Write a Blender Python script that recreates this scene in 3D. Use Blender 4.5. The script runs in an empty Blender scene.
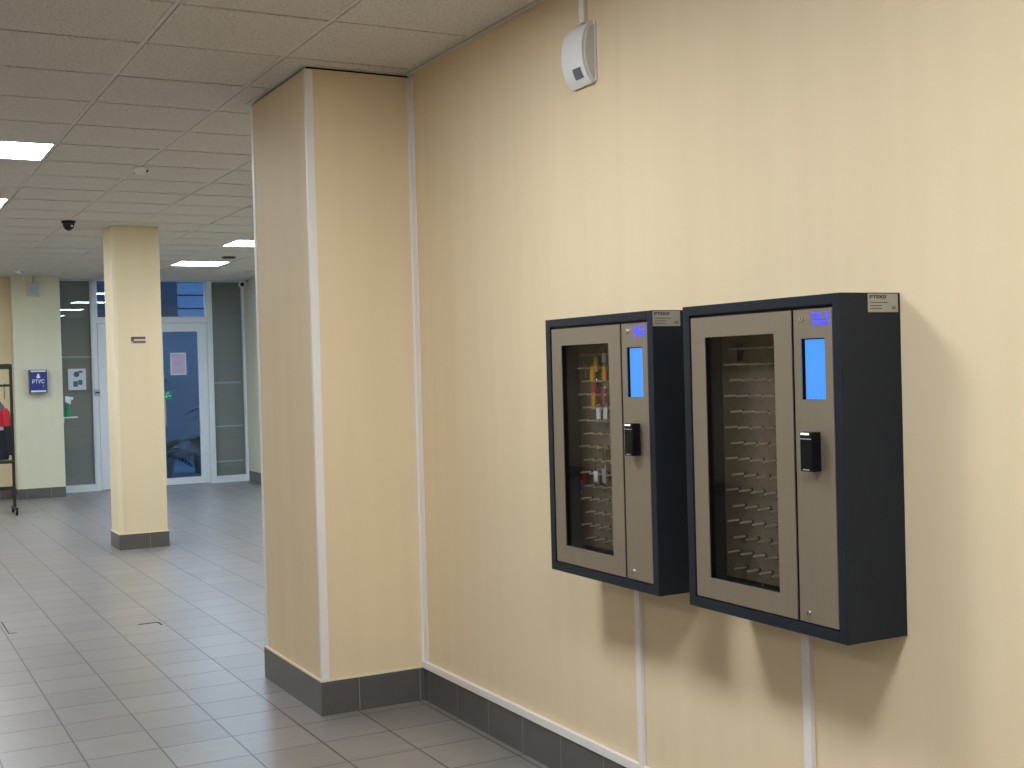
import bpy, bmesh, math, random
from mathutils import Vector, Matrix
R = math.radians
SC = bpy.context.scene
COL = SC.collection
random.seed(7)

# ------------------------------------------------------------------ camera, world, exposure
WX = 2.343          # the long wall's face
H = 2.919           # ceiling height
cam = bpy.data.cameras.new('camera'); camo = bpy.data.objects.new('camera', cam); COL.objects.link(camo)
cam.sensor_width = 36; cam.lens = 1239.77 / 1024 * 36; cam.clip_end = 200; cam.clip_start = .05
_f = Vector((0.47132624, 0.88186963, -0.01255112)); _r = Vector((0.8814632, -0.47149069, -0.02681722)); _u = Vector((0.02956703, -0.0015763, 0.99956156))
camo.matrix_world = Matrix(((_r.x, _u.x, -_f.x, 0), (_r.y, _u.y, -_f.y, 0), (_r.z, _u.z, -_f.z, 1.5405), (0, 0, 0, 1)))
SC.camera = camo
SC.view_settings.view_transform = 'Standard'; SC.view_settings.look = 'None'
SC.view_settings.gamma = 1; SC.view_settings.use_curve_mapping = False
SC.view_settings.exposure = 0.0
w = bpy.data.worlds.new('dusk_sky'); SC.world = w; w.use_nodes = True
bg = w.node_tree.nodes['Background']; bg.inputs[0].default_value = (.17, .30, .55, 1); bg.inputs[1].default_value = 6.0
LAMP = 49.0         # emission of the ceiling light diffusers

# ------------------------------------------------------------------ materials
def nodes(name):
    m = bpy.data.materials.new(name); m.use_nodes = True
    nt = m.node_tree; b = nt.nodes['Principled BSDF']
    return m, nt, b
def mat(name, c, rough=.6, metal=0, spec=.5, emit=None, es=0, bump=0, bscale=60, vary=0, vscale=3):
    m, nt, b = nodes(name)
    b.inputs['Base Color'].default_value = (*c, 1); b.inputs['Roughness'].default_value = rough
    b.inputs['Metallic'].default_value = metal; b.inputs['Specular IOR Level'].default_value = spec
    if emit: b.inputs['Emission Color'].default_value = (*emit, 1); b.inputs['Emission Strength'].default_value = es
    tc = nt.nodes.new('ShaderNodeTexCoord')
    if vary:
        n = nt.nodes.new('ShaderNodeTexNoise'); n.inputs['Scale'].default_value = vscale; n.inputs['Detail'].default_value = 4
        nt.links.new(tc.outputs['Object'], n.inputs['Vector'])
        mx = nt.nodes.new('ShaderNodeMix'); mx.data_type = 'RGBA'
        mx.inputs[6].default_value = (*[v * (1 - vary) for v in c], 1); mx.inputs[7].default_value = (*[min(1, v * (1 + vary)) for v in c], 1)
        nt.links.new(n.outputs['Fac'], mx.inputs[0]); nt.links.new(mx.outputs[2], b.inputs['Base Color'])
    if bump:
        n = nt.nodes.new('ShaderNodeTexNoise'); n.inputs['Scale'].default_value = bscale; n.inputs['Detail'].default_value = 3
        nt.links.new(tc.outputs['Object'], n.inputs['Vector'])
        bp = nt.nodes.new('ShaderNodeBump'); bp.inputs['Strength'].default_value = bump; bp.inputs['Distance'].default_value = .01
        nt.links.new(n.outputs['Fac'], bp.inputs['Height']); nt.links.new(bp.outputs[0], b.inputs['Normal'])
    return m
def wall_mat(name, c1, c2, streak=True):
    m, nt, b = nodes(name); L = nt.links
    tc = nt.nodes.new('ShaderNodeTexCoord')
    n1 = nt.nodes.new('ShaderNodeTexNoise'); n1.inputs['Scale'].default_value = .9; n1.inputs['Detail'].default_value = 5
    L.new(tc.outputs['Object'], n1.inputs['Vector'])
    mp = nt.nodes.new('ShaderNodeMapping'); mp.inputs['Scale'].default_value = (9, 9, .5)
    L.new(tc.outputs['Object'], mp.inputs['Vector'])
    n2 = nt.nodes.new('ShaderNodeTexNoise'); n2.inputs['Scale'].default_value = 1; n2.inputs['Detail'].default_value = 2
    L.new(mp.outputs[0], n2.inputs['Vector'])
    ad = nt.nodes.new('ShaderNodeMath'); ad.operation = 'MULTIPLY_ADD'; ad.inputs[1].default_value = .5; ad.inputs[2].default_value = 0
    L.new(n1.outputs['Fac'], ad.inputs[0])
    ad2 = nt.nodes.new('ShaderNodeMath'); ad2.operation = 'MULTIPLY_ADD'; ad2.inputs[1].default_value = .5
    L.new(n2.outputs['Fac'], ad2.inputs[0]); L.new(ad.outputs[0], ad2.inputs[2])
    rp = nt.nodes.new('ShaderNodeValToRGB'); rp.color_ramp.elements[0].position = .3; rp.color_ramp.elements[1].position = .7
    rp.color_ramp.elements[0].color = (*c1, 1); rp.color_ramp.elements[1].color = (*c2, 1)
    L.new(ad2.outputs[0], rp.inputs[0]); L.new(rp.outputs[0], b.inputs['Base Color'])
    b.inputs['Roughness'].default_value = .62; b.inputs['Specular IOR Level'].default_value = .25
    n3 = nt.nodes.new('ShaderNodeTexNoise'); n3.inputs['Scale'].default_value = 260
    L.new(tc.outputs['Object'], n3.inputs['Vector'])
    bp = nt.nodes.new('ShaderNodeBump'); bp.inputs['Strength'].default_value = .12; bp.inputs['Distance'].default_value = .002
    L.new(n3.outputs['Fac'], bp.inputs['Height']); L.new(bp.outputs[0], b.inputs['Normal'])
    return m
M = {}
M['wall'] = wall_mat('yellow_wallcovering', (.74, .595, .385), (.80, .65, .432))
M['wall2'] = wall_mat('cream_paint', (.72, .62, .41), (.77, .66, .45))
M['wall3'] = wall_mat('cream_paint_cool_lit', (.66, .63, .47), (.70, .67, .51))  # cream paint with the bluish light of the far end put into its colour
M['white'] = mat('white_plastic', (.80, .79, .78), .4)
M['trim'] = mat('white_pvc_trim', (.80, .76, .72), .45, vary=.04)
M['pvc'] = mat('white_frame_pvc', (.74, .77, .80), .35)
M['caulk'] = mat('cream_caulk', (.78, .70, .52), .6)
M['dark'] = mat('dark_void', (.02, .018, .016), .9)
M['black'] = mat('black_plastic', (.004, .004, .006), .4, spec=.2)
M['black_metal'] = mat('black_metal', (.012, .012, .013), .45)
M['cab'] = mat('anthracite_powder_coat', (.0145, .0185, .026), .45, spec=.2, bump=.05, bscale=900)
M['chrome'] = mat('chrome', (.75, .73, .68), .22, 1)
M['peg'] = mat('zinc_peg', (.85, .78, .66), .38, .75)
M['brass'] = mat('brass', (.62, .45, .2), .35, 1)
M['grey'] = mat('grey_plastic', (.42, .44, .47), .5)
M['lightgrey'] = mat('light_grey_plastic', (.62, .62, .62), .5)
M['runner'] = mat('ceiling_rail_enamel', (.66, .62, .57), .5)
M['blue'] = mat('blue_enamel', (.012, .035, .22), .35)
M['screen'] = mat('lit_screen', (.02, .05, .1), .2, emit=(.055, .31, 1.0), es=.95)
M['glow'] = mat('blue_backlit_lettering', (.02, .02, .2), .3, emit=(.05, .06, 1.0), es=1.6)
M['ink'] = mat('dark_ink', (.03, .03, .035), .6)
M['sky_ink'] = mat('screen_text', (.02, .12, .4), .6, emit=(.03, .16, .55), es=.9)
M['sticker'] = mat('silver_sticker', (.36, .34, .30), .45, metal=.2)
M['paper'] = mat('white_paper', (.74, .77, .82), .7)
M['pink_paper'] = mat('pink_paper', (.55, .45, .62), .7, vary=.3, vscale=9)
M['green'] = mat('green_plastic', (.01, .22, .09), .4)
M['brownplate'] = mat('brown_plate', (.10, .05, .035), .4)
M['silver'] = mat('silver_plate', (.55, .5, .45), .35)
M['red'] = mat('red_fabric', (.42, .012, .018), .85, bump=.3, bscale=40)
M['navy'] = mat('dark_fabric', (.015, .016, .024), .9, bump=.3, bscale=40)
M['greyf'] = mat('grey_fabric', (.10, .11, .12), .9, bump=.3, bscale=40)
M['band'] = mat('reflective_band', (.45, .42, .44), .6)
M['yellow'] = mat('yellow_plastic', (.75, .42, .02), .4)
M['orange'] = mat('amber_plastic', (.62, .28, .02), .4)
M['redp'] = mat('red_plastic', (.42, .02, .03), .4)
M['pinkp'] = mat('dull_red_plastic', (.36, .07, .09), .4)
M['bluep'] = mat('blue_plastic', (.02, .05, .25), .4)
M['leaf'] = mat('dark_green_leaf', (.006, .022, .022), .6, vary=.3, vscale=5)
M['pot'] = mat('dark_pot', (.05, .045, .045), .5)
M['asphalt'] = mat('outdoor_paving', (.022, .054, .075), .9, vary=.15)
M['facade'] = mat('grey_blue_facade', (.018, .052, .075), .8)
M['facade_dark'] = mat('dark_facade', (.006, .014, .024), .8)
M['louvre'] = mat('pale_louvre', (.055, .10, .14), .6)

# brushed steel: fine vertical streaks
m, nt, b = nodes('brushed_steel'); L = nt.links
tc = nt.nodes.new('ShaderNodeTexCoord'); mp = nt.nodes.new('ShaderNodeMapping'); mp.inputs['Scale'].default_value = (300, 300, 3)
L.new(tc.outputs['Object'], mp.inputs['Vector'])
n = nt.nodes.new('ShaderNodeTexNoise'); n.inputs['Scale'].default_value = 1; n.inputs['Detail'].default_value = 3
L.new(mp.outputs[0], n.inputs['Vector'])
rp = nt.nodes.new('ShaderNodeValToRGB'); rp.color_ramp.elements[0].color = (.27, .22, .16, 1); rp.color_ramp.elements[1].color = (.33, .275, .205, 1)
L.new(n.outputs['Fac'], rp.inputs[0]); L.new(rp.outputs[0], b.inputs['Base Color'])
b.inputs['Metallic'].default_value = .55; b.inputs['Roughness'].default_value = .42
M['steel'] = m
# perforated-looking back plate of the key cabinets: dull zinc
M['backplate'] = mat('dull_zinc', (.24, .195, .145), .5, metal=.3, vary=.08, vscale=12)

def glass(name, tint, ior=1.45, rough=0.0):
    m = bpy.data.materials.new(name); m.use_nodes = True; nt = m.node_tree; nt.nodes.clear(); L = nt.links
    o = nt.nodes.new('ShaderNodeOutputMaterial'); t = nt.nodes.new('ShaderNodeBsdfTransparent'); g = nt.nodes.new('ShaderNodeBsdfGlossy')
    f = nt.nodes.new('ShaderNodeFresnel'); mx = nt.nodes.new('ShaderNodeMixShader')
    t.inputs[0].default_value = (*tint, 1); g.inputs['Roughness'].default_value = rough; f.inputs[0].default_value = ior
    # the pane's back face sees the inverse index, so both faces reflect alike
    ge = nt.nodes.new('ShaderNodeNewGeometry'); mr = nt.nodes.new('ShaderNodeMapRange'); mr.inputs[3].default_value = ior; mr.inputs[4].default_value = 1 / ior
    L.new(ge.outputs['Backfacing'], mr.inputs[0]); L.new(mr.outputs[0], f.inputs[0])
    L.new(f.outputs[0], mx.inputs[0]); L.new(t.outputs[0], mx.inputs[1]); L.new(g.outputs[0], mx.inputs[2]); L.new(mx.outputs[0], o.inputs[0])
    return m
M['cabglass'] = glass('smoked_glass', (.84, .83, .81), 1.22)
M['glass'] = glass('door_glass', (.86, .89, .92), 1.5)

def tile_floor():
    m, nt, b = nodes('grey_porcelain_tiles'); L = nt.links
    tc = nt.nodes.new('ShaderNodeTexCoord'); mp = nt.nodes.new('ShaderNodeMapping')
    mp.inputs['Location'].default_value = (-.4955, -6.7497 % .3013, 0); mp.inputs['Location'].default_value = (-(.4955 - .3013 * 30), -(6.7497 - .3013 * 60), 0)
    L.new(tc.outputs['Object'], mp.inputs['Vector'])
    br = nt.nodes.new('ShaderNodeTexBrick'); br.offset = 0; br.squash = 1
    br.inputs['Scale'].default_value = 1; br.inputs['Brick Width'].default_value = .3013; br.inputs['Row Height'].default_value = .3013
    br.inputs['Mortar Size'].default_value = .0046; br.inputs['Mortar Smooth'].default_value = .3; br.inputs['Bias'].default_value = 0
    br.inputs['Color1'].default_value = (.212, .194, .182, 1); br.inputs['Color2'].default_value = (.244, .225, .211, 1); br.inputs['Mortar'].default_value = (.05, .046, .044, 1)
    L.new(mp.outputs[0], br.inputs['Vector'])
    m2 = nt.nodes.new('ShaderNodeMapping'); m2.inputs['Scale'].default_value = (3, 14, 1); L.new(tc.outputs['Object'], m2.inputs['Vector'])
    n = nt.nodes.new('ShaderNodeTexNoise'); n.inputs['Scale'].default_value = 1.6; n.inputs['Detail'].default_value = 6; L.new(m2.outputs[0], n.inputs['Vector'])
    rp = nt.nodes.new('ShaderNodeValToRGB'); rp.color_ramp.elements[0].position = .25; rp.color_ramp.elements[1].position = .8
    rp.color_ramp.elements[0].color = (.82, .82, .82, 1); rp.color_ramp.elements[1].color = (1.14, 1.13, 1.12, 1)
    L.new(n.outputs['Fac'], rp.inputs[0])
    mx = nt.nodes.new('ShaderNodeMix'); mx.data_type = 'RGBA'; mx.blend_type = 'MULTIPLY'; mx.inputs[0].default_value = 1
    L.new(br.outputs['Color'], mx.inputs[6]); L.new(rp.outputs[0], mx.inputs[7]); L.new(mx.outputs[2], b.inputs['Base Color'])
    mr = nt.nodes.new('ShaderNodeMapRange'); mr.inputs[3].default_value = .26; mr.inputs[4].default_value = .42
    L.new(n.outputs['Fac'], mr.inputs[0]); L.new(mr.outputs[0], b.inputs['Roughness'])
    bp = nt.nodes.new('ShaderNodeBump'); bp.inputs['Strength'].default_value = .35; bp.inputs['Distance'].default_value = .002; bp.invert = True
    L.new(br.outputs['Fac'], bp.inputs['Height']); L.new(bp.outputs[0], b.inputs['Normal'])
    return m
M['floor'] = tile_floor()

def skirting(name, axis, offset, step=.3013):
    """dark skirting tiles with pale vertical joints every `step` along world axis"""
    m, nt, b = nodes(name); L = nt.links
    tc = nt.nodes.new('ShaderNodeTexCoord'); sp = nt.nodes.new('ShaderNodeSeparateXYZ'); L.new(tc.outputs['Object'], sp.inputs[0])
    a = nt.nodes.new('ShaderNodeMath'); a.operation = 'SUBTRACT'; a.inputs[1].default_value = offset - 100 * step; L.new(sp.outputs[axis], a.inputs[0])
    d = nt.nodes.new('ShaderNodeMath'); d.operation = 'MODULO'; d.inputs[1].default_value = step; L.new(a.outputs[0], d.inputs[0])
    c = nt.nodes.new('ShaderNodeMath'); c.operation = 'LESS_THAN'; c.inputs[1].default_value = .0035; L.new(d.outputs[0], c.inputs[0])
    n = nt.nodes.new('ShaderNodeTexNoise'); n.inputs['Scale'].default_value = 9; n.inputs['Detail'].default_value = 5; L.new(tc.outputs['Object'], n.inputs['Vector'])
    rp = nt.nodes.new('ShaderNodeValToRGB'); rp.color_ramp.elements[0].color = (.082, .075, .070, 1); rp.color_ramp.elements[1].color = (.125, .115, .108, 1)
    L.new(n.outputs['Fac'], rp.inputs[0])
    mx = nt.nodes.new('ShaderNodeMix'); mx.data_type = 'RGBA'; L.new(c.outputs[0], mx.inputs[0]); L.new(rp.outputs[0], mx.inputs[6]); mx.inputs[7].default_value = (.30, .27, .24, 1)
    L.new(mx.outputs[2], b.inputs['Base Color']); b.inputs['Roughness'].default_value = .38
    return m
M['skirt_y'] = skirting('skirting_tile_along_wall', 1, 5.256)
M['skirt_x'] = skirting('skirting_tile_across', 0, 2.009)
M['skirt_x2'] = skirting('skirting_tile_column', 0, 2.369)

def ceil_mat():
    m, nt, b = nodes('mineral_ceiling_tile'); L = nt.links
    tc = nt.nodes.new('ShaderNodeTexCoord')
    n = nt.nodes.new('ShaderNodeTexNoise'); n.inputs['Scale'].default_value = 75; n.inputs['Detail'].default_value = 3; L.new(tc.outputs['Object'], n.inputs['Vector'])
    v = nt.nodes.new('ShaderNodeTexVoronoi'); v.inputs['Scale'].default_value = 90; L.new(tc.outputs['Object'], v.inputs['Vector'])
    rp = nt.nodes.new('ShaderNodeValToRGB'); rp.color_ramp.elements[0].position = .36; rp.color_ramp.elements[1].position = .50
    rp.color_ramp.elements[0].color = (.56, .52, .485, 1); rp.color_ramp.elements[1].color = (.70, .655, .61, 1)
    L.new(n.outputs['Fac'], rp.inputs[0]); L.new(rp.outputs[0], b.inputs['Base Color']); b.inputs['Roughness'].default_value = .95
    b.inputs['Specular IOR Level'].default_value = .1
    return m
M['ceil'] = ceil_mat()
M['diffuser'] = mat('lit_diffuser', (.8, .8, .8), .5, emit=(.92, .985, 1.05), es=LAMP)
M['diffuser_dim'] = mat('lit_diffuser_dimmed', (.8, .8, .8), .5, emit=(.93, .985, 1.04), es=LAMP * .80)  # same fixture, emission lowered to darken the far hall
M['diffuser_cool'] = mat('lit_diffuser_daylight_tubes', (.8, .8, .8), .5, emit=(.72, .97, 1.24), es=LAMP * .72)

def blind_mat():
    m, nt, b = nodes('brown_ribbed_blind'); L = nt.links
    tc = nt.nodes.new('ShaderNodeTexCoord'); wv = nt.nodes.new('ShaderNodeTexWave'); wv.wave_type = 'BANDS'; wv.bands_direction = 'Z'
    wv.inputs['Scale'].default_value = 8; wv.inputs['Distortion'].default_value = .4; L.new(tc.outputs['Object'], wv.inputs['Vector'])
    rp = nt.nodes.new('ShaderNodeValToRGB'); rp.color_ramp.elements[0].color = (.35, .33, .28, 1); rp.color_ramp.elements[1].color = (.39, .365, .31, 1)
    L.new(wv.outputs['Fac'], rp.inputs[0]); L.new(rp.outputs[0], b.inputs['Base Color']); b.inputs['Roughness'].default_value = .8
    return m
M['blind'] = blind_mat()

# ------------------------------------------------------------------ mesh helpers
class MB:
    def __init__(s): s.bm = bmesh.new(); s.mi = 0
    def _m(s, faces):
        for f in faces: f.material_index = s.mi
    def box(s, x0, x1, y0, y1, z0, z1, bev=0):
        r = bmesh.ops.create_cube(s.bm, size=1)
        vs = r['verts']
        for v in vs: v.co = Vector((x0 + (v.co.x + .5) * (x1 - x0), y0 + (v.co.y + .5) * (y1 - y0), z0 + (v.co.z + .5) * (z1 - z0)))
        fs = list({f for v in vs for f in v.link_faces}); s._m(fs)
        if bev:
            es = list({e for v in vs for e in v.link_edges})
            rr = bmesh.ops.bevel(s.bm, geom=es, offset=bev, segments=2, profile=.5, affect='EDGES'); s._m(rr['faces'])
        return s
    def tube(s, p, q, r, r2=None, n=12, cap=True):
        p = Vector(p); q = Vector(q); d = q - p; L_ = d.length
        if r2 is None: r2 = r
        rot = d.to_track_quat('Z', 'Y').to_matrix().to_4x4()
        mt = Matrix.Translation((p + q) / 2) @ rot
        rr = bmesh.ops.create_cone(s.bm, cap_ends=cap, cap_tris=False, segments=n, radius1=r, radius2=r2, depth=L_, matrix=mt)
        s._m({f for v in rr['verts'] for f in v.link_faces}); return s
    def path(s, pts, r, n=10):
        for a, b_ in zip(pts, pts[1:]): s.tube(a, b_, r, n=n)
        for a in pts[1:-1]: s.ball(a, r, 8)
        return s
    def ball(s, c, r, n=14, sc=(1, 1, 1)):
        mt = Matrix.Translation(c) @ Matrix.Diagonal((*sc, 1))
        rr = bmesh.ops.create_uvsphere(s.bm, u_segments=n, v_segments=max(6, n // 2), radius=r, matrix=mt)
        s._m({f for v in rr['verts'] for f in v.link_faces}); return s
    def prism(s, prof, y0, y1):
        """closed profile of (x, z) points extruded along y"""
        a = [s.bm.verts.new((x, y0, z)) for x, z in prof]; b_ = [s.bm.verts.new((x, y1, z)) for x, z in prof]
        n = len(prof); fs = [s.bm.faces.new(a), s.bm.faces.new(b_[::-1])]
        for i in range(n): fs.append(s.bm.faces.new((a[i], b_[i], b_[(i + 1) % n], a[(i + 1) % n])))
        s._m(fs); return s
    def ringbox(s, y0, y1, z0, z1, w, x0, x1, axis='x', bev=0, wt=None, wb=None):
        """rectangular frame in the plane across `axis`"""
        wt = w if wt is None else wt; wb = w if wb is None else wb
        def bx(a0, a1, c0, c1):
            if axis == 'x': s.box(x0, x1, a0, a1, c0, c1, bev)
            else: s.box(a0, a1, x0, x1, c0, c1, bev)
        bx(y0, y0 + w, z0, z1); bx(y1 - w, y1, z0, z1); bx(y0 + w, y1 - w, z1 - wt, z1); bx(y0 + w, y1 - w, z0, z0 + wb)
        return s
    def slab_hole(s, x0, x1, outer, inner):
        """plate across x with a rectangular hole; rects are (y0,y1,z0,z1)"""
        def ring(x, r): return [s.bm.verts.new((x, y, z)) for y, z in ((r[0], r[2]), (r[1], r[2]), (r[1], r[3]), (r[0], r[3]))]
        fo, fi, bo, bi = ring(x0, outer), ring(x0, inner), ring(x1, outer), ring(x1, inner)
        fs = []
        for i in range(4):
            j = (i + 1) % 4
            for q in ((fo[i], fo[j], fi[j], fi[i]), (bo[j], bo[i], bi[i], bi[j]), (fo[j], fo[i], bo[i], bo[j]), (fi[i], fi[j], bi[j], bi[i])): fs.append(s.bm.faces.new(q))
        s._m(fs); return s
    def loft(s, rings, n=20, cap=True):
        prev = None; first = None; fs = []
        for (cx, cy, cz, rx, ry) in rings:
            vs = [s.bm.verts.new((cx + rx * math.cos(2 * math.pi * i / n), cy + ry * math.sin(2 * math.pi * i / n), cz)) for i in range(n)]
            if prev: fs += [s.bm.faces.new((prev[i], prev[(i + 1) % n], vs[(i + 1) % n], vs[i])) for i in range(n)]
            else: first = vs
            prev = vs
        if cap: fs += [s.bm.faces.new(first[::-1]), s.bm.faces.new(prev)]
        s._m(fs); return s
    def build(s, name, mats, parent=None, smooth=False, loc=None):
        if not isinstance(mats, (list, tuple)): mats = [mats]
        bmesh.ops.recalc_face_normals(s.bm, faces=s.bm.faces[:])
        me = bpy.data.meshes.new(name); s.bm.to_mesh(me); s.bm.free()
        for m_ in mats: me.materials.append(m_)
        if smooth:
            for p in me.polygons: p.use_smooth = True
            me.set_sharp_from_angle(angle=R(35))
        o = bpy.data.objects.new(name, me); COL.objects.link(o)
        if loc: o.location = loc
        if parent: o.parent = parent
        return o
def struct(o): o['kind'] = 'structure'; return o
def tag(o, label, cat, group=None):
    o['label'] = label; o['category'] = cat
    if group: o['group'] = group
    return o
def thing(name, label, cat, loc=(0, 0, 0), rz=0, group=None):
    o = bpy.data.objects.new(name, None); COL.objects.link(o); o.location = loc; o.rotation_euler.z = rz; o.empty_display_size = .05
    return tag(o, label, cat, group)
def copy_tree(o, parent=None):
    c = o.copy(); COL.objects.link(c)
    if parent: c.parent = parent
    for ch in [x for x in bpy.data.objects if x.parent == o]: copy_tree(ch, c)
    return c
def text(name, s, size, m, loc, facing, parent=None, depth=.0006, width=None, bold=0):
    """raised lettering; facing '-x' or '-y'"""
    cu = bpy.data.curves.new(name, 'FONT'); cu.body = s; cu.size = size; cu.extrude = depth; cu.offset = bold; cu.align_x = 'CENTER'; cu.align_y = 'CENTER'
    t = bpy.data.objects.new(name + '_src', cu); COL.objects.link(t)
    bpy.context.view_layer.update()
    me = bpy.data.meshes.new_from_object(t.evaluated_get(bpy.context.evaluated_depsgraph_get()))
    bpy.data.objects.remove(t); bpy.data.curves.remove(cu)
    if width:
        xs = [v.co.x for v in me.vertices]; k = width / max(1e-6, max(xs) - min(xs)); c = (max(xs) + min(xs)) / 2
        for v in me.vertices: v.co.x = (v.co.x - c) * k
    if facing == '-x': mt = Matrix(((0, 0, -1), (-1, 0, 0), (0, 1, 0)))
    else: mt = Matrix(((1, 0, 0), (0, 0, -1), (0, 1, 0)))
    me.transform(mt.to_4x4()); me.name = name; me.materials.clear(); me.materials.append(m)
    o = bpy.data.objects.new(name, me); COL.objects.link(o); o.location = loc
    if parent: o.parent = parent
    return o

# ------------------------------------------------------------------ the room
PX, PY0, PY1 = 1.838, 5.326, 6.169       # engaged pillar
FAR = 17.85                              # glazed wall plane
RX = 5.13                                # alcove wall
LX, RY = -4.6, -3.2
struct(MB().box(LX, RX + .2, RY, FAR + .12, -.12, 0).build('floor', M['floor']))
struct(MB().box(LX - .2, RX + .4, RY - .2, FAR + .25, 2.97, 3.12).build('ceiling', M['dark']))
struct(MB().box(WX, WX + .15, RY, PY1, 0, 2.97).build('wall_right', M['wall']))
struct(MB().box(WX + .15, RX + .15, PY1 - .15, PY1, 0, 2.97).build('wall_return', M['wall2']))
struct(MB().box(RX, RX + .15, PY1, FAR + .12, 0, 2.97).build('wall_alcove', M['wall3']))
struct(MB().box(LX - .15, LX, RY, FAR + .12, 0, 2.97).build('wall_left', M['wall2']))
struct(MB().box(LX - .15, WX + .15, RY - .15, RY, 0, 2.97).build('wall_rear', M['wall2']))
struct(MB().box(LX, 1.900, 17.55, FAR + .12, 0, 2.97).build('wall_far', M['wall2']))
struct(MB().box(1.900, 2.494, 17.30, FAR + .12, 0, 2.919).box(2.494, 2.530, 17.55, FAR + .12, 0, 2.919).build('wall_far_pier', M['wall3']))
pil = struct(MB().box(PX, WX, PY0, PY1, 0, 2.908).build('wall_pillar', M['wall']))
struct(MB().box(PX + .012, WX, PY0 + .012, PY1 - .012, 2.908, 2.919).build('pillar_gap_shade', M['dark']))  # near-black core painted as the shade in the gap above the pillar
CX0, CX1, CY0, CY1 = 2.108, 2.532, 11.492, 11.89
struct(MB().box(CX0, CX1, CY0, CY1, 0, 2.919, .004).build('wall_column', M['wall2']))

# ceiling panels, rails and lights
GX, GY = 1.1076, 4.6067
lights = [(-1, -10), (-1, -6), (-1, -2), (-1, 5), (-1, 9), (-1, 13), (-1, 17), (4, 5), (4, 9), (4, 13), (4, 17), (-6, -6), (-6, 9), (-6, 13), (-6, 17)]
pb = MB(); rb = MB()
jmin, jmax, kmin, kmax = -10, 7, -13, 22
for j in range(jmin, jmax):
    for k in range(kmin, kmax):
        if (j, k) in lights: continue
        x0, x1, y0, y1 = GX + .6 * j + .0125, GX + .6 * j + .5875, GY + .6 * k + .0150, GY + .6 * k + .5850
        x0 = max(x0, LX + .02); y0 = max(y0, RY + .02); y1 = min(y1, FAR - .05); x1 = min(x1, RX - .024)
        if y0 < PY1: x1 = min(x1, WX - .024)
        if x1 - x0 < .01 or y1 - y0 < .01: continue
        dz = random.uniform(-.0015, .0015)
        pb.box(x0, x1, y0, y1, H + dz + .001, H + .02)
struct(pb.build('ceiling_panels', M['ceil'])); 
for j in range(jmin, jmax + 1):
    x = GX + .6 * j
    if x < LX: continue
    rb.box(x - .0090, x + .0095, PY1 if x > WX - .03 else RY, FAR - .02, H + .003, H + .035)
for k in range(kmin, kmax + 1):
    y = GY + .6 * k
    if y < RY or y > FAR: continue
    rb.box(LX, (RX if y > PY1 else WX) - .002, y - .0100, y + .0100, H + .0042, H + .034)
struct(rb.build('trim_ceiling_rails', M['runner']))
ab = MB()
ab.box(WX - .022, WX - .001, RY, PY0, H - .003, H + .03)
ab.box(PX - .020, WX - .022, PY0 - .020, PY0 - .001, H - .0025, H + .0005).box(PX - .020, PX - .001, PY0 - .001, PY1 + .02, H - .0025, H + .0005)
ab.box(RX - .022, RX - .001, PY1, FAR, H - .003, H + .03).box(2.53, RX, FAR - .05, FAR - .03, H - .003, H + .03)
ab.box(LX, 2.50, 17.27, 17.299, H - .003, H + .0005)
struct(ab.build('trim_ceiling_edge', M['runner']))

lbl = {(-1, 5): 'square ceiling light panel cut off by the left edge, the nearest lit one in view',
       (-1, 9): 'lit ceiling light panel just showing its corner at the left edge, above the dome camera',
       (4, 13): 'lit ceiling light panel partly hidden behind the big pillar edge',
       (4, 17): 'lit ceiling light panel near the glazed entrance doors'}
proto = None
for (j, k) in lights:
    cx, cy = GX + .6 * j + .3, GY + .6 * k + .3
    l = lbl.get((j, k), 'ceiling light %s, %s' % ({-6: 'in the far left row', -1: 'in the row along the cabinet wall', 4: 'in the alcove row'}[j],
        {-10: 'behind the photographer', -6: 'beside the right key cabinet', -2: 'beside the left key cabinet', 5: 'a step beyond the pillar', 9: 'just before the free-standing column', 13: 'just past the free-standing column', 17: 'close to the entrance end'}[k]))
    if proto is None:
        t = thing('ceiling_light', l, 'ceiling light', (cx, cy, H - .004), group='square ceiling lights')
        MB().ringbox(-.297, .297, -.297, .297, .014, 0, .03).build('light_frame', M['white'], t)
        o = [c for c in bpy.data.objects if c.parent == t][0]
        o.data.transform(Matrix(((0, 1, 0, 0), (0, 0, 1, 0), (1, 0, 0, 0), (0, 0, 0, 1))))
        MB().box(-.282, .282, -.282, .282, .004, .012).build('diffuser', M['diffuser'], t)
        proto = t
    else:
        t = copy_tree(proto); t.location = (cx, cy, H - .004); t['label'] = l
    if k >= 5:      # emission turned down further along the hall, daylight tubes at the end
        dm = 'diffuser_cool' if (j == 4 and k >= 13) else 'diffuser_dim'
        for c_ in bpy.data.objects:
            if c_.parent == t and c_.name.startswith('diffuser'):
                c_.data = c_.data.copy(); c_.data.materials.clear(); c_.data.materials.append(M[dm])

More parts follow.
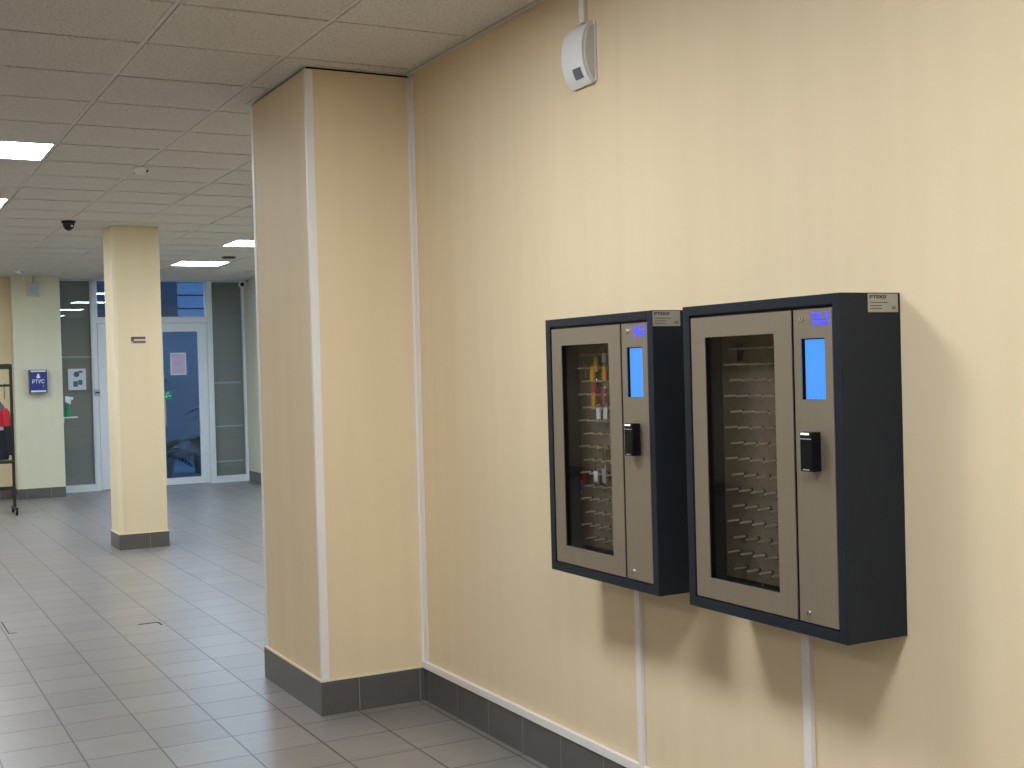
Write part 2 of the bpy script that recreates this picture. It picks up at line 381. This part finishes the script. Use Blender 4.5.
# skirtings and trims
def base(name, m, *boxes):
    b_ = MB()
    for bx in boxes: b_.box(*bx)
    return struct(b_.build(name, m))
T_ = .010
base('baseboard_right', M['skirt_y'], (WX - T_, WX, RY, PY0 - T_, 0, .153))
bp_ = base('baseboard_pillar', M['skirt_x'], (PX - T_, WX, PY0 - T_, PY0, 0, .152), (PX - T_, PX, PY0, PY1 + T_, 0, .152))
base('baseboard_column', M['skirt_x2'], (CX0 - T_, CX1 + T_, CY0 - T_, CY1 + T_, 0, .138))
base('baseboard_far', M['skirt_x'], (LX, 1.900 - T_, 17.55 - T_, 17.55, 0, .136), (1.900 - T_, 2.494, 17.30 - T_, 17.30, 0, .136), (1.900 - T_, 1.900, 17.30, 17.55, 0, .136))
base('baseboard_alcove', M['skirt_y'], (RX - T_, RX, PY1, FAR - .06, 0, .148))
base('baseboard_left', M['skirt_y'], (LX, LX + T_, RY, 17.7, 0, .148))
# cream bead on top of the pillar and column skirting
base('trim_pillar_bead', M['caulk'], (PX - .009, WX - .002, PY0 - .009, PY0 - .0005, .152, .161), (PX - .009, PX - .0005, PY0 - .0005, PY1, .152, .161))
base('trim_column_bead', M['caulk'], (CX0 - .008, CX1 + .008, CY0 - .008, CY1 + .008, .138, .148))
base('trim_far_bead', M['caulk'], (1.893, 2.494, 17.292, 17.30, .136, .145))
# white trunking over the long wall's skirting, corner angles
base('trim_wall_trunking', M['trim'], (WX - .017, WX - .0003, RY, PY0 - .0005, .153, .183))
base('trim_pillar_corner', M['trim'], (PX - .0025, PX + .035, PY0 - .0025, PY0 - .0002, .162, 2.905), (PX - .0025, PX - .0002, PY0 - .0002, PY0 + .016, .162, 2.905))
base('trim_pillar_back_corner', M['trim'], (PX - .0025, PX - .0002, PY1 - .033, PY1 + .0025, .162, 2.905))
base('trim_inner_corner', M['trim'], (WX - .013, WX - .0003, PY0 - .004, PY0 - .0003, .184, 2.905), (WX - .004, WX - .0003, PY0 - .050, PY0 - .004, .184, 2.905))
base('trim_column_corner', M['caulk'], (CX0 - .002, CX0 + .03, CY0 - .002, CY0 - .0002, .15, 2.91), (CX0 - .002, CX0 - .0002, CY0, CY0 + .03, .15, 2.91))

# ------------------------------------------------------------------ key cabinets
def key_cabinet(label):
    t = thing('key_cabinet', label, 'key cabinet', (WX - .001, 2.62, .838), group='wall key cabinets')
    # local: x from the wall (negative = into the room), y about the cabinet centre, z from its underside
    W, Hh, D = .325, .867, .2
    b_ = MB()
    b_.box(-D, 0, -W, -W + .0285, 0, Hh, .0012).box(-D, 0, W - .0300, W, 0, Hh, .0012)
    b_.box(-D, 0, -W + .0285, W - .0300, 0, .0285, .0012).box(-D, 0, -W + .0285, W - .0300, Hh - .0265, Hh, .0012)
    b_.box(-.088, 0, -W + .030, W - .030, .030, Hh - .030)
    b_.box(-D + .012, -.088, -.150, -.138, .030, Hh - .030)
    b_.build('body', M['cab'], t)
    # panel behind the pegs, slightly off the box, with a dot under every peg
    y1, y0, z0, z1 = .285, -.135, .030, Hh - .030
    bk = MB(); bk.box(-.0925, -.0885, y0, y1 , z0 + .05, z1 - .03)
    bk.mi = 1
    pegs = []
    for k in range(15):
        z = 1.580 - .0447 * k - .838
        for n_ in range(6):
            y = (2.838 if k % 2 else 2.812) - .055 * n_ - 2.62
            pegs.append((y, z))
            bk.tube((-.0930, y, z - .017), (-.0922, y, z - .017), .0028, n=8)
    bk.build('back_panel', [M['backplate'], M['ink']], t)
    for (y, z) in pegs:
        p = MB(); p.tube((-.0925, y, z), (-.137, y, z - .001), .0030, n=8); p.mi = 1; p.tube((-.0925, y, z), (-.096, y, z), .0058, n=10)
        p.build('key_peg', [M['peg'], M['ink']], t, smooth=True)
    sl = MB().slab_hole(-D + .009, -D + .020, (-W + .0285, W - .0300, .0285, Hh - .0265), (-W + .050, W - .060, .060, Hh - .060)); sl.box(-D + .008, -D + .0115, -.160, -.130, .0285, Hh - .0265).build('gap_shade_plate', M['black'], t)  # black plate behind the door gaps, painting in their shade
    # glazed door
    d = MB(); d.slab_hole(-D + .003, -D + .006, (-.1405, .290, .0335, .8325), (-.072, .2265, .0925, .7755)); dr = d.build('door', M['steel'], t)
    MB().box(-D + .0125, -D + .0145, -.0723, .2268, .0922, .7758).build('door_pane', M['cabglass'], dr)
    g = MB(); g.slab_hole(-D + .006, -D + .026, (-.085, .2395, .0795, .7885), (-.0725, .2270, .0920, .7760)); g.build('pane_gasket', M['black'], dr)
    # control panel
    c = MB(); c.slab_hole(-D + .003, -D + .006, (-.2915, -.1500, .0335, .8325), (-.2640, -.1765, .603, .7585)); cp = c.build('control_panel', M['steel'], t)
    MB().slab_hole(-D + .006, -D + .0125, (-.270, -.170, .597, .765), (-.2642, -.1763, .6028, .7587)).box(-D + .0125, -D + .0135, -.270, -.170, .597, .765).build('screen_bezel', M['black'], cp)
    sc_ = MB().box(-D + .0105, -D + .0125, -.2635, -.1835, .6035, .7555).build('screen', M['screen'], cp)
    text('screen_text', '.: .::. - -', .012, M['sky_ink'], (-D + .0102, -.216, .612), '-x', sc_, .0002, .055)
    rd = MB().box(-.2285, -D + .0032, -.243, -.199, .423, .523, .003).build('card_reader', M['black'], t)
    MB().box(-.2292, -.215, -.234, -.203, .5155, .5205, .001).build('reader_light', mat('reader_lamp', (.8, .8, .8), .3, emit=(1, 1, .95), es=1.1), rd)
    MB().box(-.2290, -.222, -.241, -.201, .5045, .5065).build('reader_slot', M['grey'], rd)
    text('reader_lettering', 'uuuuu', .008, M['lightgrey'], (-.2289, -.221, .4285), '-x', rd, .0002, .022)
    for (y, z, rr) in ((-.183, .057, .0078), (-.183, .809, .0066)):
        lk = MB(); lk.tube((-D + .003, y, z), (-D - .002, y, z), rr, n=20); lk.mi = 1; lk.box(-D - .0026, -D - .0019, y - .0012, y + .0012, z - rr * .55, z + rr * .55)
        lk.build('cam_lock', [M['chrome'], M['ink']], cp, smooth=True)
    text('backlit_logo', 'ЭЕL..Л', .021, M['glow'], (-D + .0024, -.2485, .8135), '-x', cp, .0006, .066, .0006)
    text('backlit_lettering', '(VLUAL)', .013, M['glow'], (-D + .0024, -.2500, .7965), '-x', cp, .0006, .062, .0005)
    # rating sticker on the side
    s_ = MB().box(-.1095, -.0085, -W - .0008, -W + .0001, .8185, .8645).build('rating_sticker', M['sticker'], t)
    text('sticker_title', 'РТЕКЯ', .0105, M['ink'], (-.076, -W - .0009, .8560), '-y', s_, .0001, .056, .0006)
    q = MB()
    for (xa, xb, z) in ((-.102, -.041, .8425), (-.102, -.062, .8345), (-.102, -.062, .8275)): q.box(xa, xb, -W - .0011, -W - .0008, z - .0009, z + .0009)
    q.build('sticker_print', M['ink'], s_)
    text('sticker_mark', 'EAC', .012, M['ink'], (-.0215, -W - .0009, .829), '-y', s_, .0001, .014, .0003)
    return t
cab2 = key_cabinet('larger-looking dark grey key cabinet on the right, its rows of pegs nearly empty')
cab1 = copy_tree(cab2); cab1.location.y += .805
for c_ in bpy.data.objects:
    if c_.parent == cab1 and c_.name.startswith('rating_sticker'): c_.location.x = -.0885
cab1['label'] = 'dark grey key cabinet on the left, with yellow, red and white key tags hanging inside'

def key_bunch(y, z, tagmat, label, shape='tag', n=0, dark=False, tl=.036, cat='keys'):
    t = thing('key_bunch', label, cat, (2.225, y, z), group='keys hanging in the left cabinet' if y > 3 else None)
    rg = MB(); pts = [(0, .010 * math.cos(a), .010 * math.sin(a) - .008) for a in [2 * math.pi * i / 12 for i in range(13)]]
    rg.path(pts, .0011, 6).build('key_ring', M['chrome'] if not dark else M['black'], t)
    if shape == 'tag':
        b_ = MB(); b_.box(-.003, .003, -.0115, .0115, -.018 - tl, -.016, .0022); b_.tube((-.0036, 0, -.022), (.0036, 0, -.022), .003, n=10); b_.build('key_tag', tagmat, t)
    k = MB(); k.tube((.006, -.002, -.022), (.008, -.002, -.022), .009, n=14); k.box(.0062, .0078, -.0045, .0005, -.058 - .004 * n, -.028); k.box(.0062, .0078, .0005, .003, -.054, -.048); k.box(.0062, .0078, .0005, .002, -.044, -.04)
    k.build('key', M['brass'] if shape == 'key' or n % 2 else M['chrome'], t)
    return t
for a in ((3.557, 1.585, M['yellow'], 'yellow tag key bunch on the top peg row', 'tag', 0, False, .045),
          (3.583, 1.557, M['yellow'], 'yellow tag key bunch just left of and below the topmost yellow one', 'tag', 1, False, .050),
          (3.506, 1.600, M['paper'], 'pale tag key bunch near the top right of the left cabinet window', 'tag', 2, False, .03),
          (3.505, 1.556, M['orange'], 'amber tag key bunch under the pale tag at the right', 'tag', 1, False, .045),
          (3.568, 1.500, M['redp'], 'bright red tag key bunch below the yellow tags', 'tag', 0, False, .032),
          (3.578, 1.468, M['orange'], 'brownish amber tag key bunch under the red one', 'tag', 1, False, .055),
          (3.513, 1.475, M['pinkp'], 'dull red key bunch at the right edge of the window', 'tag', 2, False, .05),
          (3.640, 1.560, M['backplate'], 'single slim key hanging leftmost on the upper row', 'key', 1),
          (3.550, 1.415, M['paper'], 'left of the two white oval tags in the window middle', 'tag', 0, False, .036),
          (3.506, 1.418, M['paper'], 'right of the two white oval tags in the window middle', 'tag', 1, False, .038),
          (3.541, 1.275, M['brass'], 'brass key hanging alone above the lower tags', 'key', 3),
          (3.576, 1.200, M['paper'], 'bright white tag key bunch below the brass key', 'tag', 1, False, .034),
          (3.524, 1.212, M['grey'], 'grey tag key bunch right of the bright white one', 'tag', 0, False, .048),
          (3.654, 1.190, M['redp'], 'small red tag key bunch at the lower left of the window', 'tag', 0, False, .032),
          (3.689, 1.160, M['bluep'], 'dark blue tag key bunch left of the small red tag', 'tag', 1, False, .034)):
    key_bunch(*a)
kb = key_bunch(2.790, 1.592, M['black'], 'dark key bunch hanging on the top peg row of the right cabinet', 'tag', 0, True, .03)

# cable ducts
def duct(y, z0, z1, w_, label):
    o = MB().box(WX - .016, WX - .0003, y - w_ / 2, y + w_ / 2, z0, z1, .0015).build('cable_duct', M['trim'])
    return tag(o, label, 'cable duct', 'white vertical cable ducts')
duct(3.502, .1835, .838, .030, 'white cable duct running down the wall from the left key cabinet')
duct(2.663, .1835, .838, .033, 'white cable duct running down the wall from the right key cabinet')
duct(3.760, 2.7585, 2.915, .032, 'short white cable duct from ceiling down to the siren')

# siren
t = thing('wall_siren', 'white curved alarm sounder high on the yellow wall below a short duct', 'siren', (WX, 3.765, 2.545))
MB().box(-.008, -.0003, -.078, .074, -.002, .209, .002).build('base_plate', M['white'], t)
prof = [(-.008, -.010), (-.018, -.010)]
for i in range(0, 15):
    a = R(-62 + i * (152 / 14.0)); prof.append((-.008 - .050 * math.cos(a), .100 + .107 * math.sin(a)))
prof.append((-.008, .207))
MB().prism(prof, -.070, .070).build('housing', M['white'], t, smooth=True)
pr2 = [(x * .78 - .002, .014 + z * .86) for x, z in prof]
MB().prism(pr2, -.076, -.0695).build('side_cover', M['lightgrey'], t, smooth=True)
# data label wrapped on the lower curve
lb = MB()
rows = []
for i in range(6):
    a = R(-56 + i * 5.2); rows.append((-.0086 - .0506 * math.cos(a), .100 + .1076 * math.sin(a)))
for (p, q) in zip(rows, rows[1:]):
    va = [lb.bm.verts.new(c) for c in ((p[0], -.048, p[1]), (p[0], .006, p[1]), (q[0], .006, q[1]), (q[0], -.048, q[1]), (p[0] + .0009, -.048, p[1]), (p[0] + .0009, .006, p[1]), (q[0] + .0009, .006, q[1]), (q[0] + .0009, -.048, q[1]))]
    for f_ in ((0, 1, 2, 3), (4, 7, 6, 5), (0, 3, 7, 4), (1, 5, 6, 2)): lb.bm.faces.new([va[i] for i in f_])
lb.build('data_label', mat('grey_print', (.13, .14, .16), .5), t)

# ------------------------------------------------------------------ free column's plaque, strips on the floor
t = thing('wall_plaque', 'small brown and silver plaque on the free-standing column', 'plaque', (2.319, CY0, 1.89))
MB().box(-.063, .063, -.006, -.0003, -.03, .03, .001).build('plate', M['silver'], t)
MB().box(-.063, .063, -.0075, -.006, .008, .027).box(-.063, -.04, -.0075, -.006, -.012, .008).box(-.045, .063, -.0075, -.006, -.026, -.012).build('print', M['brownplate'], t)
o = MB().box(1.551, 1.675, 7.940, 7.952, .0003, .003).box(1.668, 1.680, 7.85, 7.940, .0003, .003).build('floor_strip', M['ink']); tag(o, 'thin dark bent strip lying on the grey floor tiles in the middle', 'strip')
o = MB().box(.814, .821, 8.14, 8.57, .0003, .0022).box(.824, .862, 8.14, 8.15, .0003, .0022).build('floor_strip', M['ink']); tag(o, 'faint thin bent strip on the floor tiles near the left edge', 'strip')

# ------------------------------------------------------------------ ceiling fixtures
t = thing('dome_camera', 'black dome security camera under the ceiling left of the column', 'camera', (1.715, 11.27, H - .0005))
MB().tube((0, 0, 0), (0, 0, -.022), .060, .056, 28).build('mount_ring', M['black'], t, smooth=True)
MB().ball((0, 0, -.022), .050, 24, (1, 1, 1.25)).build('dome', mat('smoked_dome', (.006, .006, .008), .08), t, smooth=True)
MB().tube((.018, -.042, -.045), (.020, -.052, -.048), .008, n=14).build('lens', M['lightgrey'], t)
def detector(x, y, label, m1=None):
    t = thing('smoke_detector', label, 'smoke detector', (x, y, H - .0005), group='round ceiling detectors')
    MB().tube((0, 0, 0), (0, 0, -.014), .05, .05, 24).build('detector_base', m1 or M['white'], t, smooth=True)
    MB().tube((0, 0, -.014), (0, 0, -.040), .045, .030, 24).build('detector_head', m1 or M['white'], t, smooth=True)
    MB().tube((.035, -.02, -.018), (.038, -.026, -.024), .008, n=10).build('detector_vent', M['ink'], t)
detector(1.725, 8.31, 'white smoke detector on the ceiling rail above the column')
detector(1.885, 16.40, 'small white smoke detector far off near the far pier')
o = MB().tube((3.92, 14.2, H), (3.92, 14.2, H - .018), .085, .07, 24).build('ceiling_vent', M['pot'], smooth=True); tag(o, 'dark round ceiling vent between the two far light panels', 'vent')

# ------------------------------------------------------------------ far pier: blue box, speaker
t = thing('wall_box', 'blue wall box with white lettering on the far pier', 'wall box', (2.180, 17.30, 1.385))
MB().box(-.108, .108, -.11, -.0005, 0, .305, .006).build('body', M['blue'], t)
MB().box(-.092, .092, -.1125, -.11, .276, .296).build('top_band', M['paper'], t)
MB().box(-.092, .092, -.1125, -.11, .012, .034).build('bottom_band', M['paper'], t)
e = MB(); e.box(-.022, .022, -.1125, -.11, .195, .222); e.tube((0, -.1125, .236), (0, -.11, .236), .016, n=14); e.build('emblem', M['paper'], t)
text('lettering', 'РТУС', .068, M['paper'], (0, -.1105, .148), '-y', t, .001, .15, .001)
text('small_lettering', 'Т', .03, M['paper'], (.06, -.1105, .088), '-y', t, .001)
t = thing('loudspeaker', 'grey square loudspeaker high on the far pier below the ceiling', 'loudspeaker', (2.165, 17.30, 2.655))
MB().box(-.072, .072, -.075, -.0005, 0, .165, .008).build('case', M['lightgrey'], t)
MB().box(-.058, .058, -.078, -.075, .016, .149).build('grille', M['grey'], t)
MB().tube((0, -.012, .17), (0, -.012, .262), .006, n=8).build('cable', M['grey'], t)

# shelf with spray bottle on the pier's side
sh = MB().box(2.4945, 2.68, 17.33, 17.47, 1.035, 1.053, .002).box(2.4945, 2.515, 17.38, 17.42, .975, 1.035).build('wall_shelf', M['white']); tag(sh, 'small white shelf on the side of the far pier', 'shelf')
t = thing('spray_bottle', 'green spray bottle with white trigger head on the small shelf', 'spray bottle', (2.562, 17.40, 1.0532))
MB().loft([(0, 0, 0, .034, .030), (0, 0, .01, .038, .034), (0, 0, .12, .038, .034), (0, 0, .16, .02, .02), (0, 0, .185, .015, .015)], 18).build('bottle', M['green'], t, smooth=True)
MB().tube((0, 0, .185), (0, 0, .215), .02, n=16).box(-.02, .075, -.014, .014, .225, .262, .006).box(-.03, .02, -.016, .016, .205, .275, .006).box(.02, .045, -.006, .006, .17, .225, .003).build('trigger_head', M['white'], t)

# ------------------------------------------------------------------ glazed entrance
def frame(name, x0, x1, z0, z1, w_, y0=FAR, y1=FAR + .06, m=None, wt=None, wb=None):
    return struct(MB().ringbox(x0, x1, z0, z1, w_, y0, y1, axis='y', wt=wt, wb=wb, bev=.003).build(name, m or M['pvc']))
def pane(par, x0, x1, z0, z1):
    return MB().box(x0, x1, FAR + .028, FAR + .034, z0, z1).build('pane', M['glass'], par)
TOPZ = 2.918
w1 = frame('window_1', 2.530, 2.985, .02, TOPZ, .018, wt=.012, wb=.075); pane(w1, 2.548, 2.967, .095, 2.906)
w2 = frame('window_2', 4.635, 5.118, .02, TOPZ, .022, wt=.012, wb=.075); pane(w2, 4.657, 5.096, .095, 2.906)
w3 = frame('window_3', 3.045, 4.570, 2.385, TOPZ, .016, wt=.012, wb=.02); pane(w3, 3.061, 4.554, 2.405, 2.906)
struct(MB().box(2.985, 3.045, FAR - .012, FAR + .07, 0, TOPZ, .003).build('trim_mullion', M['pvc']))
struct(MB().box(4.570, 4.635, FAR - .012, FAR + .07, 0, TOPZ, .003).build('trim_mullion', M['pvc']))
struct(MB().box(5.118, RX - .0003, FAR - .006, FAR + .07, 0, TOPZ).build('trim_jamb', M['pvc']))
struct(MB().box(3.045, 4.570, FAR - .008, FAR + .07, 2.320, 2.385, .003).build('trim_transom', M['pvc']))
struct(MB().box(2.530, 2.985, FAR - .02, FAR + .07, 0, .020).build('trim_sill', M['pvc'])); struct(MB().box(4.635, 5.118, FAR - .02, FAR + .07, 0, .020).build('trim_sill', M['pvc']))
def leaf(name, x0, x1, hinge_right):
    d = frame(name, x0, x1, .012, 2.314, .122, FAR - .012, FAR + .05, wt=.118, wb=.095)
    pane(d, x0 + .122, x1 - .122, .107, 2.196)
    MB().ringbox(x0 + .116, x1 - .116, .101, 2.202, .010, FAR - .016, FAR - .012, axis='y').build('glazing_bead', M['pvc'], d)
    xh = x1 + .004 if hinge_right else x0 - .004
    for z in (1.98, 1.78, .34):
        h = MB(); h.tube((xh, FAR - .03, z - .045), (xh, FAR - .03, z + .045), .011, n=12).box(xh - .04, xh + .035, FAR - .022, FAR - .012, z - .012, z + .012)
        h.build('hinge', M['pvc'], d)
    return d
d1 = leaf('door_1', 3.05, 3.805, False); d2 = leaf('door_2', 3.811, 4.565, True)
def pull(d, x):
    MB().path([(x, FAR - .012, .85), (x, FAR - .07, .86), (x, FAR - .085, .92), (x, FAR - .085, 1.17), (x, FAR - .07, 1.23), (x, FAR - .012, 1.24)], .013).build('door_handle', M['silver'], d, smooth=True)
pull(d2, 3.925); pull(d1, 3.69)
MB().box(4.50, 4.515, FAR - .018, FAR - .012, .15, .16).box(4.50, 4.515, FAR - .018, FAR - .012, .22, .23).box(4.50, 4.515, FAR - .018, FAR - .012, .43, .44).build('screw_caps', M['grey'], d2)
lk = MB().box(2.985, 3.058, FAR - .045, FAR - .0125, 1.315, 1.405, .004).build('door_lock_box', M['grey']); tag(lk, 'small grey lock box on the white frame left of the column', 'lock box')
MB_st = MB().box(2.992, 3.052, FAR - .047, FAR - .045, 1.35, 1.372).build('lock_strip', M['ink'], lk)

# posters and sticker on the glass
t = thing('poster', 'white notice with two dark pictures on the left sidelight glass', 'poster', (2.768, FAR + .027, 1.405))
MB().box(-.118, .118, -.0015, 0, 0, .292).build('sheet', M['paper'], t)
pc = MB(); pc.tube((-.005, -.0022, .215), (-.005, -.0015, .215), .038, n=16); pc.box(.02, .075, -.0022, -.0015, .235, .262); pc.box(-.05, .01, -.0022, -.0015, .045, .12); pc.box(.015, .07, -.0022, -.0015, .07, .135)
pc.build('pictures', mat('dull_photo_print', (.12, .14, .18), .6, vary=.6, vscale=25), t)
t = thing('poster', 'pink and white printed notice on the blue door glass', 'poster', (4.157, FAR + .027, 1.575))
MB().box(-.112, .112, -.0015, 0, 0, .318).build('sheet', M['paper'], t)
MB().box(-.098, .098, -.0022, -.0015, .02, .298).build('picture', M['pink_paper'], t)
t = thing('exit_sticker', 'green exit pictogram sticker on the blue door glass beside the column', 'sticker', (3.988, FAR + .027, 1.23))
MB().box(-.055, .065, -.0015, 0, 0, .12).build('sticker_sheet', mat('green_print', (.01, .30, .16), .5), t)
a = MB(); a.box(-.04, .0, -.0022, -.0015, .03, .045).box(-.015, -.003, -.0022, -.0015, .045, .085).tube((.012, -.0022, .092), (.012, -.0015, .092), .010, n=10).box(.015, .05, -.0022, -.0015, .045, .058); a.build('pictogram', M['paper'], t)

# brown ribbed blinds behind the sidelights
def blind(x0, x1, z0, label, bars):
    t = thing('window_blind', label, 'blind', ((x0 + x1) / 2, FAR + .075, 0), group='brown blinds behind the sidelights')
    hw = (x1 - x0) / 2
    MB().box(-hw, hw, 0, .006, z0, 2.916).build('fabric', M['blind'], t)
    for z in bars: MB().box(-hw + .05, hw - .05, -.012, 0, z - .011, z + .011).build('rail', M['lightgrey'], t)
blind(2.50, 3.02, .05, 'brown ribbed blind behind the left sidelight with the notice', (1.86,))
blind(4.62, 5.12, .05, 'brown ribbed blind behind the right sidelight in the alcove corner', (1.445, .81, .30))

# round camera at the alcove corner
t = thing('bullet_camera', 'small white round camera with black face at the alcove corner', 'camera', (5.118, 17.66, 2.865))
MB().tube((0, 0, .0), (-.0, -.0, .0001), .001).build('pin', M['white'], t)
MB().box(-.004, .0115, -.03, .03, -.03, .03, .003).tube((.0, 0, 0), (-.05, -.01, 0), .018, n=12).build('bracket', M['white'], t)
MB().tube((-.045, .05, 0), (-.075, -.055, -.008), .046, .054, 22).build('housing', M['white'], t, smooth=True)
MB().tube((-.075, -.055, -.008), (-.0765, -.060, -.0085), .030, n=22).build('face', M['black'], t, smooth=True)
[bpy.data.objects.remove(c) for c in list(bpy.data.objects) if c.parent == t and c.name.startswith('pin')]

# ------------------------------------------------------------------ coat rack and jacket
t = thing('coat_rack', 'black metal rolling coat rack at the far left edge', 'coat rack', (.86, 15.476, 0))
r0, r1 = -.80, .80
f_ = MB()
for x in (r0, r1): f_.box(x - .016, x + .016, -.016, .016, .07, 1.745)
f_.build('upright', M['black_metal'], t)
MB().box(r0, r1, -.02, .02, 1.690, 1.750, .003).build('top_rail', M['black_metal'], t)
MB().tube((r0, 0, 1.50), (r1, 0, 1.50), .014, n=12).build('hanging_rail', M['black_metal'], t)
MB().box(r0, r1, -.15, .15, .60, .625).build('shelf', M['black_metal'], t)
MB().box(r0, r1, -.02, .02, .285, .325).build('lower_rail', M['black_metal'], t)
for x in (r0, r1):
    for y in (-.2, .2): MB().box(x - .015, x + .015, min(0, y), max(0, y), .06, .085).build('foot', M['black_metal'], t)
    for y in (-.19, .19):
        c_ = MB(); c_.tube((x - .012, y, .028), (x + .012, y, .028), .028, n=18); c_.box(x - .008, x + .008, y - .01, y + .01, .03, .065); c_.build('caster', M['black'], t)
h = thing('coat_hanger', 'black wire hook hanging empty on the rack rail', 'hanger', (1.585, 15.476, 1.34))
MB().path([(0, 0, .0), (0, 0, .11), (.0, .0, .155), (.012, 0, .178), (.0, 0, .18)], .004, 8).build('hook', M['black_metal'], h)
j = thing('jacket', 'red and black work jacket with a grey collar hanging on the coat rack', 'jacket', (1.375, 15.476, .64))
def jb(rings, nm, m_): return MB().loft(rings, 24).build(nm, m_, j, smooth=True)
jb([(0, 0, 0, .235, .11), (0, 0, .03, .245, .12), (0, 0, .2, .235, .12), (0, 0, .345, .225, .115)], 'lower_body', M['navy'])
jb([(0, 0, .345, .2265, .117), (0, 0, .385, .2265, .117)], 'reflective_band', M['band'])
jb([(0, 0, .385, .224, .114), (0, 0, .50, .215, .11), (0, 0, .575, .208, .10)], 'upper_body', M['red'])
jb([(0, 0, .570, .214, .103), (0, 0, .62, .205, .098), (0, 0, .68, .16, .085), (0, 0, .72, .11, .07), (0, 0, .76, .085, .07), (0, 0, .80, .06, .06)], 'collar', M['greyf'])
for s_ in (-1, 1):
    sl = MB(); pts = [(.185 * s_, -.01, .60, .045), (.205 * s_, -.02, .55, .055), (.218 * s_, -.03, .39, .052)]; low = [(.218 * s_, -.03, .39, .052), (.232 * s_, -.035, .2, .052), (.236 * s_, -.035, .05, .046)]
    MB().loft([(p[0], p[1], p[2], p[3], p[3]) for p in low[::-1]], 16).build('cuff_sleeve', M['navy'], j, smooth=True)
    sl.loft([(p[0], p[1], p[2], p[3], p[3]) for p in pts[::-1]], 16).build('sleeve', [M['red']] if s_ < 0 else [M['red']], j, smooth=True)
MB().path([(0, 0, .79), (0, 0, .86), (.01, 0, .875), (0, 0, .88)], .004, 8).build('hanger_hook', M['black_metal'], j)

# ------------------------------------------------------------------ outside the doors
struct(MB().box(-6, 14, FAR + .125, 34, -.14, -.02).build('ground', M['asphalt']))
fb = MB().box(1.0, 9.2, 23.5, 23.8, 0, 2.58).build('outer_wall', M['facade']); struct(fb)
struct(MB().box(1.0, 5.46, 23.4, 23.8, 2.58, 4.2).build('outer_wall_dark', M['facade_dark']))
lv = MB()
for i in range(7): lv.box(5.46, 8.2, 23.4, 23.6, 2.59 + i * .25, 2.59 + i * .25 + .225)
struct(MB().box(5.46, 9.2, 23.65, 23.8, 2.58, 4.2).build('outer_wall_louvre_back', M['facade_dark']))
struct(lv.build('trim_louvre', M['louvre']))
def palm(x, y, h_, n_, ln, label, seed):
    rnd = random.Random(seed)
    t = thing('potted_palm', label, 'plant', (x, y, -.02), group='potted palms beyond the doors')
    MB().loft([(0, 0, 0, .13, .13), (0, 0, .28, .17, .17), (0, 0, .30, .17, .17)], 20).build('pot', M['pot'], t, smooth=True)
    MB().tube((0, 0, .3), (0, 0, h_), .022, .014, 8).build('stem', M['pot'], t)
    f_ = MB()
    for i in range(n_):
        a = 2 * math.pi * i / n_ + rnd.uniform(-.25, .25); el = rnd.uniform(.35, 1.15); hz = h_ * rnd.uniform(.55, 1.0)
        prev = Vector((0, 0, max(.32, hz))); L_ = ln * rnd.uniform(.8, 1.1)
        for s_ in range(1, 11):
            u = s_ / 10; ee = el - 1.3 * u
            cur = prev + Vector((math.cos(a) * math.cos(ee), math.sin(a) * math.cos(ee), math.sin(ee))) * (L_ / 10)
            f_.tube(prev, cur, .004, n=5)
            side = Vector((-math.sin(a), math.cos(a), 0)); fw = (cur - prev).normalized()
            ll = .34 * math.sin(math.pi * min(1, u * .9 + .12)) * ln
            for sg in (-1, 1):
                tip = cur + (side * sg * .8 + fw * .6 + Vector((0, 0, -.25))) * ll
                w1_ = fw * .020
                vs = [f_.bm.verts.new(q_) for q_ in (cur - w1_, (cur + tip) / 2 - w1_ * 1.2, tip, (cur + tip) / 2 + w1_ * 1.2, cur + w1_)]
                f_.bm.faces.new(vs)
            prev = cur
    f_.build('fronds', M['leaf'], t)
palm(4.22, 19.30, .45, 15, .62, 'low bushy palm behind the door glass at the bottom left', 3)
palm(5.02, 20.05, .45, 12, .62, 'low spreading palm behind the door glass at the bottom right', 5)
palm(5.10, 18.95, 1.45, 9, .66, 'tall palm with fronds reaching the notice on the door glass', 8)
palm(4.20, 20.40, 2.25, 9, .50, 'tallest palm with fronds at the top corner of the door glass', 12)
